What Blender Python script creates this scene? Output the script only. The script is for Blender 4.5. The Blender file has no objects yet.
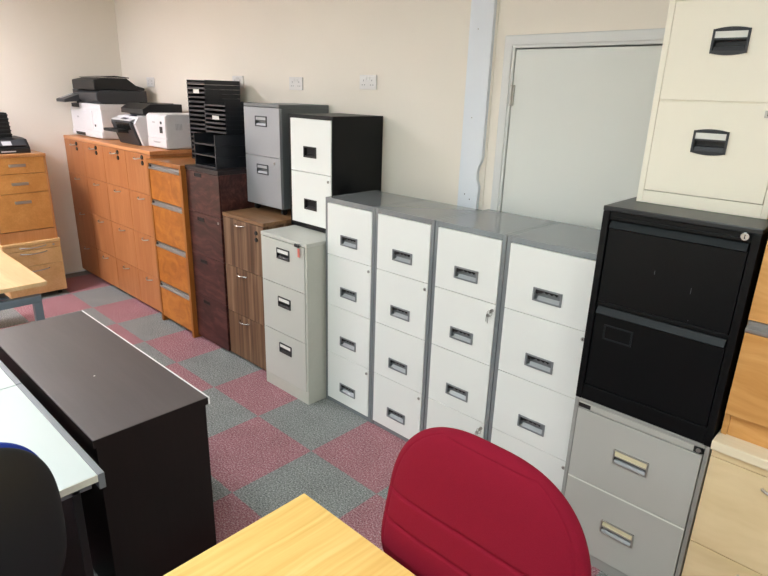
import bpy, bmesh, math, random
from mathutils import Vector, Matrix
random.seed(7)
S = bpy.context.scene
COL = S.collection

# ------------------------------------------------------------------ materials
def lin(c):
    if isinstance(c, str):
        c = tuple(int(c[i:i+2], 16)/255 for i in (0, 2, 4))
    return tuple(((v/12.92) if v <= .04045 else ((v+.055)/1.055)**2.4) for v in c)+(1.0,)

def mat(name, col, rough=.5, metal=0, spec=.5, noise=.04, nscale=40, bump=0, bscale=300, emit=None, coat=0):
    m = bpy.data.materials.new(name); m.use_nodes = True
    nt = m.node_tree; b = nt.nodes['Principled BSDF']
    c = lin(col)
    b.inputs['Roughness'].default_value = rough
    b.inputs['Metallic'].default_value = metal
    b.inputs['Specular IOR Level'].default_value = spec
    b.inputs['Coat Weight'].default_value = coat
    tc = nt.nodes.new('ShaderNodeTexCoord')
    n = nt.nodes.new('ShaderNodeTexNoise'); n.inputs['Scale'].default_value = nscale; n.inputs['Detail'].default_value = 3
    nt.links.new(tc.outputs['Object'], n.inputs['Vector'])
    r = nt.nodes.new('ShaderNodeMapRange')
    r.inputs['To Min'].default_value = 1-noise; r.inputs['To Max'].default_value = 1+noise
    nt.links.new(n.outputs['Fac'], r.inputs['Value'])
    mx = nt.nodes.new('ShaderNodeVectorMath'); mx.operation = 'SCALE'
    mx.inputs[0].default_value = c[:3]
    nt.links.new(r.outputs['Result'], mx.inputs['Scale'])
    nt.links.new(mx.outputs['Vector'], b.inputs['Base Color'])
    if bump:
        n2 = nt.nodes.new('ShaderNodeTexNoise'); n2.inputs['Scale'].default_value = bscale; n2.inputs['Detail'].default_value = 2
        nt.links.new(tc.outputs['Object'], n2.inputs['Vector'])
        bp = nt.nodes.new('ShaderNodeBump'); bp.inputs['Strength'].default_value = bump; bp.inputs['Distance'].default_value = .002
        nt.links.new(n2.outputs['Fac'], bp.inputs['Height']); nt.links.new(bp.outputs['Normal'], b.inputs['Normal'])
    if emit:
        b.inputs['Emission Color'].default_value = lin(emit[0]); b.inputs['Emission Strength'].default_value = emit[1]
    return m

def wood(name, cols, grain='z', rough=.4, fine=90, long=2.0, wide=9, blot=0.0, contrast=1.0, stripes=False, warp=.03):
    """cols: dark, mid, light hex"""
    m = bpy.data.materials.new(name); m.use_nodes = True
    nt = m.node_tree; b = nt.nodes['Principled BSDF']; L = nt.links.new
    b.inputs['Roughness'].default_value = rough; b.inputs['Specular IOR Level'].default_value = .35
    tc = nt.nodes.new('ShaderNodeTexCoord'); oi = nt.nodes.new('ShaderNodeObjectInfo')
    sc = nt.nodes.new('ShaderNodeMath'); sc.operation = 'MULTIPLY'; sc.inputs[1].default_value = 17
    L(oi.outputs['Random'], sc.inputs[0])
    add = nt.nodes.new('ShaderNodeVectorMath'); add.operation = 'ADD'
    L(tc.outputs['Object'], add.inputs[0]); L(sc.outputs[0], add.inputs[1])
    # warp
    wn = nt.nodes.new('ShaderNodeTexNoise'); wn.inputs['Scale'].default_value = 2.5
    L(add.outputs[0], wn.inputs['Vector'])
    ws = nt.nodes.new('ShaderNodeVectorMath'); ws.operation = 'SCALE'; ws.inputs['Scale'].default_value = warp*2
    L(wn.outputs['Color'], ws.inputs[0])
    a2 = nt.nodes.new('ShaderNodeVectorMath'); a2.operation = 'ADD'
    L(add.outputs[0], a2.inputs[0]); L(ws.outputs[0], a2.inputs[1])
    def mapped(across, along):
        mp = nt.nodes.new('ShaderNodeMapping')
        s = {'x': (along, across, across), 'y': (across, along, across), 'z': (across, across, along)}[grain]
        mp.inputs['Scale'].default_value = s
        L(a2.outputs[0], mp.inputs['Vector']); return mp
    n1 = nt.nodes.new('ShaderNodeTexNoise'); n1.inputs['Scale'].default_value = 1; n1.inputs['Detail'].default_value = 4; n1.inputs['Roughness'].default_value = .6
    L(mapped(wide, long*.35).outputs[0], n1.inputs['Vector'])
    n2 = nt.nodes.new('ShaderNodeTexNoise'); n2.inputs['Scale'].default_value = 1; n2.inputs['Detail'].default_value = 3
    L(mapped(fine, long*1.6).outputs[0], n2.inputs['Vector'])
    mix = nt.nodes.new('ShaderNodeMath'); mix.operation = 'MULTIPLY_ADD'; mix.inputs[1].default_value = .35
    L(n2.outputs['Fac'], mix.inputs[0])
    m1 = nt.nodes.new('ShaderNodeMath'); m1.operation = 'MULTIPLY'; m1.inputs[1].default_value = .65
    L(n1.outputs['Fac'], m1.inputs[0]); L(m1.outputs[0], mix.inputs[2])
    out = mix
    if blot:
        n3 = nt.nodes.new('ShaderNodeTexNoise'); n3.inputs['Scale'].default_value = 7; n3.inputs['Detail'].default_value = 3; n3.inputs['Distortion'].default_value = 1.5
        L(add.outputs[0], n3.inputs['Vector'])
        m3 = nt.nodes.new('ShaderNodeMix'); m3.data_type = 'FLOAT'; m3.inputs[0].default_value = blot
        L(out.outputs[0], m3.inputs[2]); L(n3.outputs['Fac'], m3.inputs[3]); out = m3
    cr = nt.nodes.new('ShaderNodeValToRGB')
    h = .16/contrast
    e = cr.color_ramp.elements
    e[0].position = .5-h; e[0].color = lin(cols[0]); e[1].position = .5+h; e[1].color = lin(cols[2])
    if stripes: cr.color_ramp.interpolation = 'EASE'
    k = cr.color_ramp.elements.new(.5); k.color = lin(cols[1])
    L(out.outputs[0], cr.inputs['Fac']); L(cr.outputs['Color'], b.inputs['Base Color'])
    return m

M = {}
M['wall'] = mat('wall_paint', 'f0e9dc', .75, noise=.015, nscale=3, bump=.12, bscale=180)
M['ceil'] = mat('ceiling_paint', 'e8e6df', .8, noise=.02)
M['trimw'] = mat('white_gloss_trim', 'dedfdc', .35, noise=.012, nscale=8)
M['doorw'] = mat('white_door_paint', 'e0e3dd', .33, noise=.015, nscale=4)
M['pillar'] = mat('pale_blue_white_board', 'e3e9ef', .5, noise=.02, nscale=12)
M['white'] = mat('white_drawer_paint', 'eceeea', .32, noise=.008, nscale=6)
M['gframe'] = mat('grey_cabinet_paint', '7c8184', .12, spec=1.0, noise=.015, nscale=10)
M['ghandle'] = mat('grey_handle_plastic', '7d8083', .35)
M['ghandledark'] = mat('dark_grey_cup_plastic', '74787b', .4)
M['ghandlelite'] = mat('pale_grey_pull_lip', 'a2a6a8', .3)
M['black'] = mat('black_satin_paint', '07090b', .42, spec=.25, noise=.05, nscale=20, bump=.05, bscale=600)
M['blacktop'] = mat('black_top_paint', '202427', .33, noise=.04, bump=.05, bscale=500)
M['blacklip'] = mat('black_drawer_pull_paint', '1c2124', .45, spec=.3)
M['cream'] = mat('cream_paint', 'f6f0de', .4, noise=.01, nscale=8)
M['kgrey'] = mat('warm_grey_paint', 'b5b4ae', .35, noise=.012, nscale=7)
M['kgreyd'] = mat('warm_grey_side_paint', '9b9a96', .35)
M['lgrey'] = mat('light_grey_paint', 'c4c5bd', .38, noise=.01, nscale=9)
M['lgreyside'] = mat('light_grey_side_paint', 'c0c1b6', .38)
M['silver'] = mat('silver_grey_paint', '9fa1a5', .38, metal=.15, noise=.02)
M['silvers'] = mat('dark_silver_casing_paint', '6c7072', .38, metal=.1, noise=.02)
M['bplast'] = mat('black_plastic', '141517', .45, noise=.05)
M['trayp'] = mat('charcoal_tray_plastic', '202227', .35, noise=.05)
M['bplastg'] = mat('black_gloss_plastic', '0d0e10', .2)
M['dplast'] = mat('charcoal_plastic', '34363a', .5)
M['label'] = mat('white_label_card', 'e6e6df', .6)
M['clabel'] = mat('cream_label_card', 'd9d0ad', .6)
M['chrome'] = mat('chrome', 'c9c9c9', .18, metal=1)
M['nickel'] = mat('brushed_nickel', 'b9b7b2', .32, metal=.9)
M['alu'] = mat('satin_aluminium', 'a6a3a0', .38, metal=.75)
M['redtag'] = mat('red_key_tag', 'd9776a', .5)
M['pwhite'] = mat('printer_white_plastic', 'e2e1e4', .4)
M['pgrey'] = mat('printer_grey_plastic', 'b9b9bd', .45)
M['screen'] = mat('dark_blue_screen', '1b2740', .12)
M['wenge'] = wood('sheen_lightened_wenge', ('383335', '3f393b', '464042'), 'x', .40, fine=60, contrast=.8)  # cupboard top: base colour lightened to carry the grey sheen
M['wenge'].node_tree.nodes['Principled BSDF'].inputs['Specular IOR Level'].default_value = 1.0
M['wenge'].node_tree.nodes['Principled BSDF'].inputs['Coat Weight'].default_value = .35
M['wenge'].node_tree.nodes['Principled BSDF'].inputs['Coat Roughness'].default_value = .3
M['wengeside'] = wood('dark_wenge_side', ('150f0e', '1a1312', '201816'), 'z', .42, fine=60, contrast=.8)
M['wedge'] = mat('white_edge_band', 'ececea', .4)
M['beech'] = wood('orange_beech_laminate', ('a8683c', 'b37447', 'bf8254'), 'z', .42, fine=70, contrast=.85)
M['beechtop'] = wood('orange_beech_top', ('c4834f', 'cf9060', 'd99e6c'), 'x', .4, fine=70)
M['cherry'] = wood('figured_cherry_veneer', ('9f5b1e', 'b56d2a', 'c78038'), 'x', .32, fine=40, blot=.55, wide=6, contrast=1.1, warp=.12)
M['cherryframe'] = wood('cherry_frame', ('8e5320', 'a0622a', 'b07236'), 'z', .36, fine=70)
M['mahog'] = wood('dark_mahogany_laminate', ('331b18', '442522', '5b3731'), 'x', .38, fine=45, wide=22, blot=.12, long=3.5, contrast=1.5, warp=.12)
M['mahogtop'] = wood('dark_mahogany_top', ('241c1c', '2b2121', '33282a'), 'x', .36)
M['walnut'] = wood('striped_walnut_laminate', ('513826', '6e513b', '92745a'), 'z', .42, fine=55, wide=26, long=.4, contrast=1.25, warp=.01)
M['walnuttop'] = wood('walnut_top', ('6f5138', '876446', '9c7957'), 'x', .4, fine=60, wide=18)
M['maple'] = wood('pale_maple_laminate', ('dabf8f', 'e5cc9f', 'efd8ae'), 'x', .38, fine=25, wide=6, long=2.5, contrast=.8, warp=.12)
M['mapletop'] = wood('pale_maple_top', ('e8d8b6', 'eedfc0', 'f3e6cb'), 'x', .4, contrast=.8)
M['rbeech'] = wood('orange_oak_laminate', ('c78d4c', 'd59d5d', 'e0ad70'), 'x', .36, fine=60, wide=14, long=3, contrast=1.0, warp=.05)
M['pbeech'] = wood('golden_beech_laminate', ('be8546', 'c98f4e', 'd49c5c'), 'y', .4, fine=70)
M['pbeechf'] = wood('pedestal_beech_frame', ('b07848', 'bb8352', 'c6905f'), 'z', .4, fine=70)
M['pmaple'] = wood('pale_beech_laminate', ('cba46b', 'd6b07a', 'dfbd88'), 'y', .4, fine=60)
M['deskbeech'] = wood('beech_desk_top', ('d4b080', 'dcba8b', 'e4c699'), 'x', .3, fine=70)
M['oak'] = wood('yellow_oak_desk_top', ('dcaa5a', 'eabf70', 'f3cf86'), 'y', .4, fine=75, wide=28, long=1.6, contrast=.9, warp=.02)
M['whitedesk'] = mat('white_desk_laminate', 'c6cdca', .4, noise=.02, nscale=5)
M['whiteedge'] = mat('cream_desk_edge', 'd5d2c2', .5)
M['deskmetal'] = mat('grey_desk_metal', '8a8f92', .38, metal=.4)
M['legmetal'] = mat('blue_grey_leg_metal', '747f88', .42, metal=.25)
M['redfab'] = mat('crimson_woven_fabric', '82142a', .95, noise=.14, nscale=500, bump=.7, bscale=700, spec=.15)
M['bluefab'] = mat('blue_woven_fabric', '2b3f94', .95, noise=.14, nscale=500, bump=.6, bscale=700, spec=.2)
M['shellblk'] = mat('chair_shell_plastic', '15171a', .55, noise=.05)
M['socket'] = mat('white_socket_plastic', 'e4e2de', .3)
M['rubber'] = mat('dark_rubber', '121212', .7)


def carpet():
    m = bpy.data.materials.new('checkered_carpet_tiles'); m.use_nodes = True
    nt = m.node_tree; b = nt.nodes['Principled BSDF']; L = nt.links.new
    b.inputs['Roughness'].default_value = 1; b.inputs['Specular IOR Level'].default_value = .05
    geo = nt.nodes.new('ShaderNodeNewGeometry')
    n0 = nt.nodes.new('ShaderNodeTexNoise'); n0.inputs['Scale'].default_value = 160; n0.inputs['Detail'].default_value = 2
    L(geo.outputs['Position'], n0.inputs['Vector'])
    s0 = nt.nodes.new('ShaderNodeVectorMath'); s0.operation = 'MULTIPLY_ADD'
    s0.inputs[1].default_value = (.016, .016, 0); s0.inputs[2].default_value = (-.008, -.008, .25)
    L(n0.outputs['Color'], s0.inputs[0])
    a0 = nt.nodes.new('ShaderNodeVectorMath'); a0.operation = 'ADD'
    L(geo.outputs['Position'], a0.inputs[0]); L(s0.outputs[0], a0.inputs[1])
    ck = nt.nodes.new('ShaderNodeTexChecker'); ck.inputs['Scale'].default_value = 2
    L(a0.outputs[0], ck.inputs['Vector'])
    def speck(stops):
        n = nt.nodes.new('ShaderNodeTexNoise'); n.inputs['Scale'].default_value = 120; n.inputs['Detail'].default_value = 4; n.inputs['Roughness'].default_value = .8
        L(geo.outputs['Position'], n.inputs['Vector'])
        cr = nt.nodes.new('ShaderNodeValToRGB'); e = cr.color_ramp.elements
        e[0].position = stops[0][0]; e[0].color = lin(stops[0][1]); e[1].position = stops[-1][0]; e[1].color = lin(stops[-1][1])
        for p, c in stops[1:-1]:
            k = e.new(p); k.color = lin(c)
        L(n.outputs['Fac'], cr.inputs['Fac']); return cr
    red = speck([(.36, '6b4a50'), (.46, '9b666d'), (.54, 'b3858b'), (.66, 'd0c0c0')])
    gry = speck([(.36, '525655'), (.46, '7d817f'), (.54, '999b99'), (.66, 'c3c5c1')])
    mx = nt.nodes.new('ShaderNodeMix'); mx.data_type = 'RGBA'
    L(ck.outputs['Fac'], mx.inputs[0]); L(red.outputs[0], mx.inputs[6]); L(gry.outputs[0], mx.inputs[7])
    n2 = nt.nodes.new('ShaderNodeTexNoise'); n2.inputs['Scale'].default_value = 6; n2.inputs['Detail'].default_value = 4
    L(geo.outputs['Position'], n2.inputs['Vector'])
    r2 = nt.nodes.new('ShaderNodeMapRange'); r2.inputs['To Min'].default_value = .82; r2.inputs['To Max'].default_value = 1.18
    L(n2.outputs['Fac'], r2.inputs['Value'])
    v = nt.nodes.new('ShaderNodeVectorMath'); v.operation = 'SCALE'
    L(mx.outputs[2], v.inputs[0]); L(r2.outputs['Result'], v.inputs['Scale']); L(v.outputs[0], b.inputs['Base Color'])
    n3 = nt.nodes.new('ShaderNodeTexNoise'); n3.inputs['Scale'].default_value = 500
    L(geo.outputs['Position'], n3.inputs['Vector'])
    bp = nt.nodes.new('ShaderNodeBump'); bp.inputs['Strength'].default_value = .8; bp.inputs['Distance'].default_value = .004
    L(n3.outputs['Fac'], bp.inputs['Height']); L(bp.outputs['Normal'], b.inputs['Normal'])
    return m
M['carpet'] = carpet()

# ------------------------------------------------------------------ mesh helpers
class B:
    """collects geometry in thing-local coordinates; off shifts every point"""
    def __init__(s, off=(0, 0, 0)): s.bm = bmesh.new(); s.off = Vector(off)
    def box(s, x0, x1, y0, y1, z0, z1):
        P = [Vector(p)+s.off for p in ((x0,y0,z0),(x1,y0,z0),(x1,y1,z0),(x0,y1,z0),(x0,y0,z1),(x1,y0,z1),(x1,y1,z1),(x0,y1,z1))]
        v = [s.bm.verts.new(p) for p in P]
        for f in ((0,3,2,1),(4,5,6,7),(0,1,5,4),(1,2,6,5),(2,3,7,6),(3,0,4,7)): s.bm.faces.new([v[i] for i in f])
        return s
    def hexa(s, pts):
        v = [s.bm.verts.new(Vector(p)+s.off) for p in pts]
        for f in ((0,3,2,1),(4,5,6,7),(0,1,5,4),(1,2,6,5),(2,3,7,6),(3,0,4,7)): s.bm.faces.new([v[i] for i in f])
        return s
    def prism(s, pts, axis, a, b):
        """pts 2D outline; axis 'x' -> pts are (y,z); 'y' -> (x,z); 'z' -> (x,y)"""
        def mk(p, t):
            return {'x': (t, p[0], p[1]), 'y': (p[0], t, p[1]), 'z': (p[0], p[1], t)}[axis]
        A = [s.bm.verts.new(Vector(mk(p, a))+s.off) for p in pts]; C = [s.bm.verts.new(Vector(mk(p, b))+s.off) for p in pts]
        s.bm.faces.new(A); s.bm.faces.new(C[::-1]); n = len(pts)
        for i in range(n): s.bm.faces.new([A[i], C[i], C[(i+1) % n], A[(i+1) % n]])
        return s
    def ring(s, x0, x1, z0, z1, hx0, hx1, hz0, hz1, y0, y1, extra=None):
        """slab facing -y with one rectangular hole, no inner seams; outline may be replaced by extra"""
        o = [(x0,z0),(x1,z0),(x1,z1),(x0,z1)]; h = [(hx0,hz0),(hx1,hz0),(hx1,hz1),(hx0,hz1)]
        V = {}
        for nm, pts in (('o', o), ('h', h)):
            for yy, t in ((y0, 'f'), (y1, 'b')):
                V[nm+t] = [s.bm.verts.new(Vector((p[0], yy, p[1]))+s.off) for p in pts]
        for i in range(4):
            j = (i+1) % 4
            s.bm.faces.new([V['of'][i], V['of'][j], V['hf'][j], V['hf'][i]])
            s.bm.faces.new([V['ob'][j], V['ob'][i], V['hb'][i], V['hb'][j]])
            s.bm.faces.new([V['of'][j], V['of'][i], V['ob'][i], V['ob'][j]])
            s.bm.faces.new([V['hf'][i], V['hf'][j], V['hb'][j], V['hb'][i]])
        return s
    def cyl(s, c, r, h, axis='z', n=24, r2=None):
        r2 = r if r2 is None else r2
        A = []; C = []
        for i in range(n):
            a = 2*math.pi*i/n; ca, sa = math.cos(a), math.sin(a)
            def pt(rr, t): return {'z': (c[0]+rr*ca, c[1]+rr*sa, c[2]+t), 'y': (c[0]+rr*ca, c[1]+t, c[2]+rr*sa), 'x': (c[0]+t, c[1]+rr*ca, c[2]+rr*sa)}[axis]
            A.append(s.bm.verts.new(Vector(pt(r, 0))+s.off)); C.append(s.bm.verts.new(Vector(pt(r2, h))+s.off))
        s.bm.faces.new(A); s.bm.faces.new(C[::-1])
        for i in range(n): s.bm.faces.new([A[i], C[i], C[(i+1) % n], A[(i+1) % n]])
        return s
    def tube(s, pts, r, n=10):
        pts = [Vector(p)+s.off for p in pts]; rings = []
        up = Vector((0, 0, 1))
        for i, p in enumerate(pts):
            d = (pts[min(i+1, len(pts)-1)]-pts[max(i-1, 0)]).normalized()
            u = up if abs(d.dot(up)) < .95 else Vector((1, 0, 0))
            a = d.cross(u).normalized(); c = d.cross(a).normalized()
            rings.append([s.bm.verts.new(p+a*r*math.cos(2*math.pi*k/n)+c*r*math.sin(2*math.pi*k/n)) for k in range(n)])
        for i in range(len(rings)-1):
            for k in range(n): s.bm.faces.new([rings[i][k], rings[i][(k+1) % n], rings[i+1][(k+1) % n], rings[i+1][k]])
        s.bm.faces.new(rings[0][::-1]); s.bm.faces.new(rings[-1])
        return s
    def build(s, name, m, parent=None, bev=.0012, smooth=False, label=None):
        bmesh.ops.recalc_face_normals(s.bm, faces=s.bm.faces)
        me = bpy.data.meshes.new(name); s.bm.to_mesh(me); s.bm.free()
        for mm in (m if isinstance(m, (list, tuple)) else [m]): me.materials.append(mm)
        if smooth:
            for p in me.polygons: p.use_smooth = True
        o = bpy.data.objects.new(name, me); COL.objects.link(o)
        if parent: o.parent = parent
        if bev:
            md = o.modifiers.new('bevel', 'BEVEL'); md.width = bev; md.segments = 2; md.limit_method = 'ANGLE'; md.angle_limit = math.radians(40)
            md.harden_normals = False
        if label: o['label'] = label
        return o

def thing(name, label, cat, loc, rz=0, group=None):
    o = bpy.data.objects.new(name, None); COL.objects.link(o)
    o.location = loc; o.rotation_euler = (0, 0, rz); o.empty_display_size = .05
    o['label'] = label; o['category'] = cat
    if group: o['group'] = group
    return o
def tag(o, label, cat, group=None):
    o['label'] = label; o['category'] = cat
    if group: o['group'] = group
    return o
def dup(o, parent=None, loc=None, label=None):
    c = o.copy(); COL.objects.link(c)
    if parent: c.parent = parent
    if loc: c.location = loc
    if label: c['label'] = label
    for ch in list(o.children): dup(ch, c)
    return c
def struct(o):
    o['kind'] = 'structure'; return o

# ------------------------------------------------------------------ room
WY = .985; WX = -3.155; CH = 2.8; RX = 5.6; NY = -5.2
struct(B().box(WX-.1, RX+.1, NY-.1, WY+.1, -.1, 0).build('floor', M['carpet'], bev=0))
struct(B().box(WX-.1, RX+.1, NY-.1, WY+.1, CH, CH+.1).build('ceiling', M['ceil'], bev=0))
struct(B().box(WX-.1, WX, NY, WY, 0, CH).build('wall_left', M['wall'], bev=0))
struct(B().box(RX, RX+.1, NY, WY, 0, CH).build('wall_right', M['wall'], bev=0))
struct(B().box(WX-.1, RX+.1, NY-.1, NY, 0, CH).build('wall_front', M['wall'], bev=0))
# back wall with a door opening
DX0, DX1, DZ = 1.427, 2.33, 2.122
b = B()
b.box(WX-.1, DX0, WY, WY+.12, 0, CH); b.box(DX1, RX+.1, WY, WY+.12, 0, CH); b.box(DX0, DX1, WY, WY+.12, DZ, CH)
struct(b.build('wall_back', M['wall'], bev=0))
struct(B().box(DX0-.2, DX1+.2, WY+.125, WY+.15, 0, CH).build('wall_beyond_door', M['wall'], bev=0))
# architrave and lining
b = B()
b.prism([(DX0-.042, 0), (DX0+.004, 0), (DX0+.004, DZ-.004), (DX1-.004, DZ-.004), (DX1-.004, 0), (DX1+.042, 0), (DX1+.042, DZ+.042), (DX0-.042, DZ+.042)], 'y', WY-.018, WY)
b.prism([(DX0, 0), (DX0+.018, 0), (DX0+.018, DZ-.018), (DX1-.018, DZ-.018), (DX1-.018, 0), (DX1, 0), (DX1, DZ), (DX0, DZ)], 'y', WY-.012, WY+.1)
struct(b.build('trim_2', M['trimw'], bev=.004))
d = B().box(DX0+.022, DX1-.022, WY-.004, WY+.036, .01, DZ-.024).build('door_1', M['doorw'], bev=.002); struct(d)
B().box(DX0+.012, DX0+.034, WY-.013, WY-.004, 1.83, 1.93).cyl((DX0+.021, WY-.016, 1.828), .0065, .104).build('hinge', M['nickel'], d)
B().cyl((DX1-.09, WY-.02, 1.0), .025, .016, 'y').tube([(DX1-.09, WY-.01, 1.0), (DX1-.09, WY-.05, 1.0), (DX1-.2, WY-.052, 1.0)], .009).build('door_handle', M['nickel'], d)
# boxed-in board with a chipped edge
px0, px1 = 1.168, 1.312
chip = [(px1, 1.56), (px1-.006, 1.53), (px1-.02, 1.505), (px1-.027, 1.47), (px1-.024, 1.43), (px1-.008, 1.395), (px1-.012, 1.3)]
pil = B().prism([(px0, 0), (px1-.012, 0)]+chip[::-1]+[(px1, CH), (px0, CH)], 'y', WY-.028, WY).build('trim_1', M['pillar'], bev=.002)
struct(pil)
for sx, sz in ((1.215, 1.345), (1.225, 1.76), (1.225, 2.2), (1.25, 1.32)):
    B().cyl((sx, WY-.0288, sz), .0035, .001, 'y', 10).build('screw_head', M['nickel'] if sz > 1.4 else M['rubber'], pil, bev=0)
struct(B().prism([(px1, 1.56), (px1-.006, 1.53), (px1-.02, 1.505), (px1-.027, 1.47), (px1-.024, 1.43), (px1-.008, 1.395), (px1-.012, 1.3), (px1-.012, .0), (px1+.012, 0), (px1+.012, CH), (px1, CH)], 'y', WY-.006, WY).build('trim_3', M['wall'], bev=0))
# far skirting along walls seen only between furniture
struct(B().box(WX, WX+.008, NY, WY, 0, .012).build('baseboard_left', M['trimw'], bev=0))

# ------------------------------------------------------------------ ceiling panels
def panel():
    t = thing('ceiling_light', '', 'ceiling light', (0, 0, CH))
    b = B(); b.ring(-.3, .3, -.3, .3, -.275, .275, -.275, .275, 0, .012)
    o = b.build('frame', M['trimw'], t, .001); o.rotation_euler = (math.radians(-90), 0, 0); o.location = (0, 0, -.013)
    return t
def lightpanel(x, y, warm, lab, power):
    t = panel(); t.location = (x, y, CH-.0005); t['label'] = lab; t['group'] = 'ceiling light panels'
    B().box(-.274, .274, -.274, .274, -.011, -.003).build('diffuser', mat('lit_diffuser', 'ffffff', .5, emit=('f9f6ff' if warm else 'ebf9fb', power)), t, 0)
    return t
xs = ((-2.3, 1), (.2, 0), (2.3, 0), (4.3, 0))
ys = (-1.45, -3.5)
names = {0: 'nearest the cabinet wall', 1: 'in the far row'}
nx = ['above the beech cabinets end', 'above the dark low cupboard', 'above the yellow oak desk', 'at the right end of the room']
for i, (x, w) in enumerate(xs):
    for j, y in enumerate(ys):
        lightpanel(x, y, w, 'white lit ceiling panel %s, %s' % (names[j], nx[i]), ((30, 20), (10, 14), (8, 14), (9, 14))[i][j])

# ------------------------------------------------------------------ handle builders (local: front face at y = yf, -y outward)
def cup_handle(t, x, z, yf, w=.134, h=.056, mats=None, off=(0,0,0)):
    fr, cu, lip = mats or (M['ghandle'], M['ghandledark'], M['ghandlelite'])
    x0, x1, z0, z1 = x-w/2, x+w/2, z-h/2, z+h/2
    b = B(off); b.ring(x0, x1, z0, z1, x0+.009, x1-.009, z0+.008, z1-.008, yf-.005, yf+.001)
    fo = b.build('handle', fr, t, .0015)
    b = B(off); i = .009; k = .008
    b.box(x0+i, x1-i, yf+.014, yf+.016, z0+k, z1-k); b.box(x0+i, x0+i+.001, yf, yf+.014, z0+k, z1-k); b.box(x1-i-.001, x1-i, yf, yf+.014, z0+k, z1-k)
    b.box(x0+i, x1-i, yf, yf+.014, z1-k-.001, z1-k)
    b.build('handle_cup', cu, fo, 0)
    if cu is M['ghandledark']:
        zt = z1-k-.001; b = B(off); xs_ = x0+i+.002; n_ = 14; W_ = w-2*i-.02
        top = [(xs_+W_*q/n_, zt) for q in range(n_+1)]; bot = [(xs_+W_*q/n_, zt-.008-.004*math.sin(q*1.9)-(.008 if q < 4 else 0)) for q in range(n_, -1, -1)]
        b.prism(top+bot, 'y', yf+.001, yf+.012); b.build('finger_grip', M['rubber'], fo, 0)
    b = B(off); b.prism([(yf-.002, z0+k), (yf+.014, z0+k), (yf+.014, z0+k+.013), (yf+.010, z0+k+.013)], 'x', x0+i+.012, x1-i-.001)
    b.build('pull_lip', lip, fo, .0005)
    return fo
def label_handle(t, x, z, yf, w, h, fr, lab, cup, arch=0, lipm=None, off=(0,0,0), border=.008, labfrac=.36):
    """frame plate with card label above and a finger recess below"""
    x0, x1, z0, z1 = x-w/2, x+w/2, z-h/2, z+h/2
    zl = z1-border-(h-2*border)*labfrac
    b = B(off)
    b.ring(x0, x1, z0, z1, x0+border, x1-border, z0+border, z1-border, yf-.006, yf+.001)
    if arch:
        n = 10
        for s_, zb in ((1, z1-.001), (-1, z0+.001)):
            pts = [(x0+(x1-x0)*i/n, zb+s_*arch*(1-(2*i/n-1)**2)) for i in range(n+1)]
            b.prism([(x0, zb-s_*.001)]+pts+[(x1, zb-s_*.001)], 'y', yf-.006, yf+.001)
    b.box(x0+border*.8, x1-border*.8, yf-.0055, yf+.001, zl-.006, zl)
    fo = b.build('handle', fr, t, .0015)
    B(off).box(x0+border, x1-border, yf-.0035, yf, zl, z1-border).build('label_card', lab, fo, 0)
    b = B(off); zt = zl-.006; zb = z0+border
    b.box(x0+border, x1-border, yf+.016, yf+.018, zb, zt); b.box(x0+border, x0+border+.001, yf, yf+.016, zb, zt)
    b.box(x1-border-.001, x1-border, yf, yf+.016, zb, zt); b.box(x0+border, x1-border, yf, yf+.016, zt-.001, zt)
    b.build('handle_cup', cup, fo, 0)
    hb = (zt-zb)
    b = B(off); b.prism([(yf-.004, zb), (yf+.016, zb), (yf+.013, zb+hb*.5), (yf+.001, zb+hb*.42)], 'x', x0+border+.001, x1-border-.001)
    b.build('pull_lip', lipm or fr, fo, .0005)
    return fo
def hole_front(t, x0, x1, z0, z1, yf, th, m, hx, hz, hw, hh, off, name='drawer'):
    return B(off).ring(x0, x1, z0, z1, hx-hw/2+.003, hx+hw/2-.003, hz-hh/2+.003, hz+hh/2-.003, yf, yf+th).build(name, m, t, .0012)
def bow(t, x, z, yf, w, r=.005, out=.028, off=(0,0,0), m=None, sag=.0, name='handle'):
    n = 12; pts = [(x-w/2, yf, z)]
    for i in range(n+1):
        a = i/n; pts.append((x-w/2+w*a, yf-out*(math.sin(math.pi*a)**.6 if 0 < a < 1 else .15), z-sag*math.sin(math.pi*a)))
    pts.append((x+w/2, yf, z))
    return B(off).tube(pts, r, 8).build(name, m or M['chrome'], t, 0, smooth=True)
def lock(t, x, z, yf, off, r=.0085, m=None, name='lock'):
    b = B(off); b.cyl((x, yf-.004, z), r, .005, 'y', 20)
    o = b.build(name, m or M['nickel'], t, .0008)
    B(off).box(x-.0012, x+.0012, yf-.0046, yf-.0038, z-r*.55, z+r*.55).build('keyhole', M['rubber'], o, 0)
    return o
def shell(t, w, d, h, th, m, off, zb=0, name='casing', toe=None, back=True, bev=.0015, top=True, mid=()):
    b = B(off)
    b.box(0, th, 0, d, zb, h); b.box(w-th, w, 0, d, zb, h)
    if top: b.box(th, w-th, 0, d, h-th, h)
    b.box(th, w-th, .004, d, zb, zb+max(th, .02))
    b.box(th, w-th, d-.004, d, zb+max(th, .02), h-(th if top else 0))
    for z in mid: b.box(th, w-th, .004, .03, z-.004, z+.004)
    return b.build(name, m, t, bev)

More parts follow.
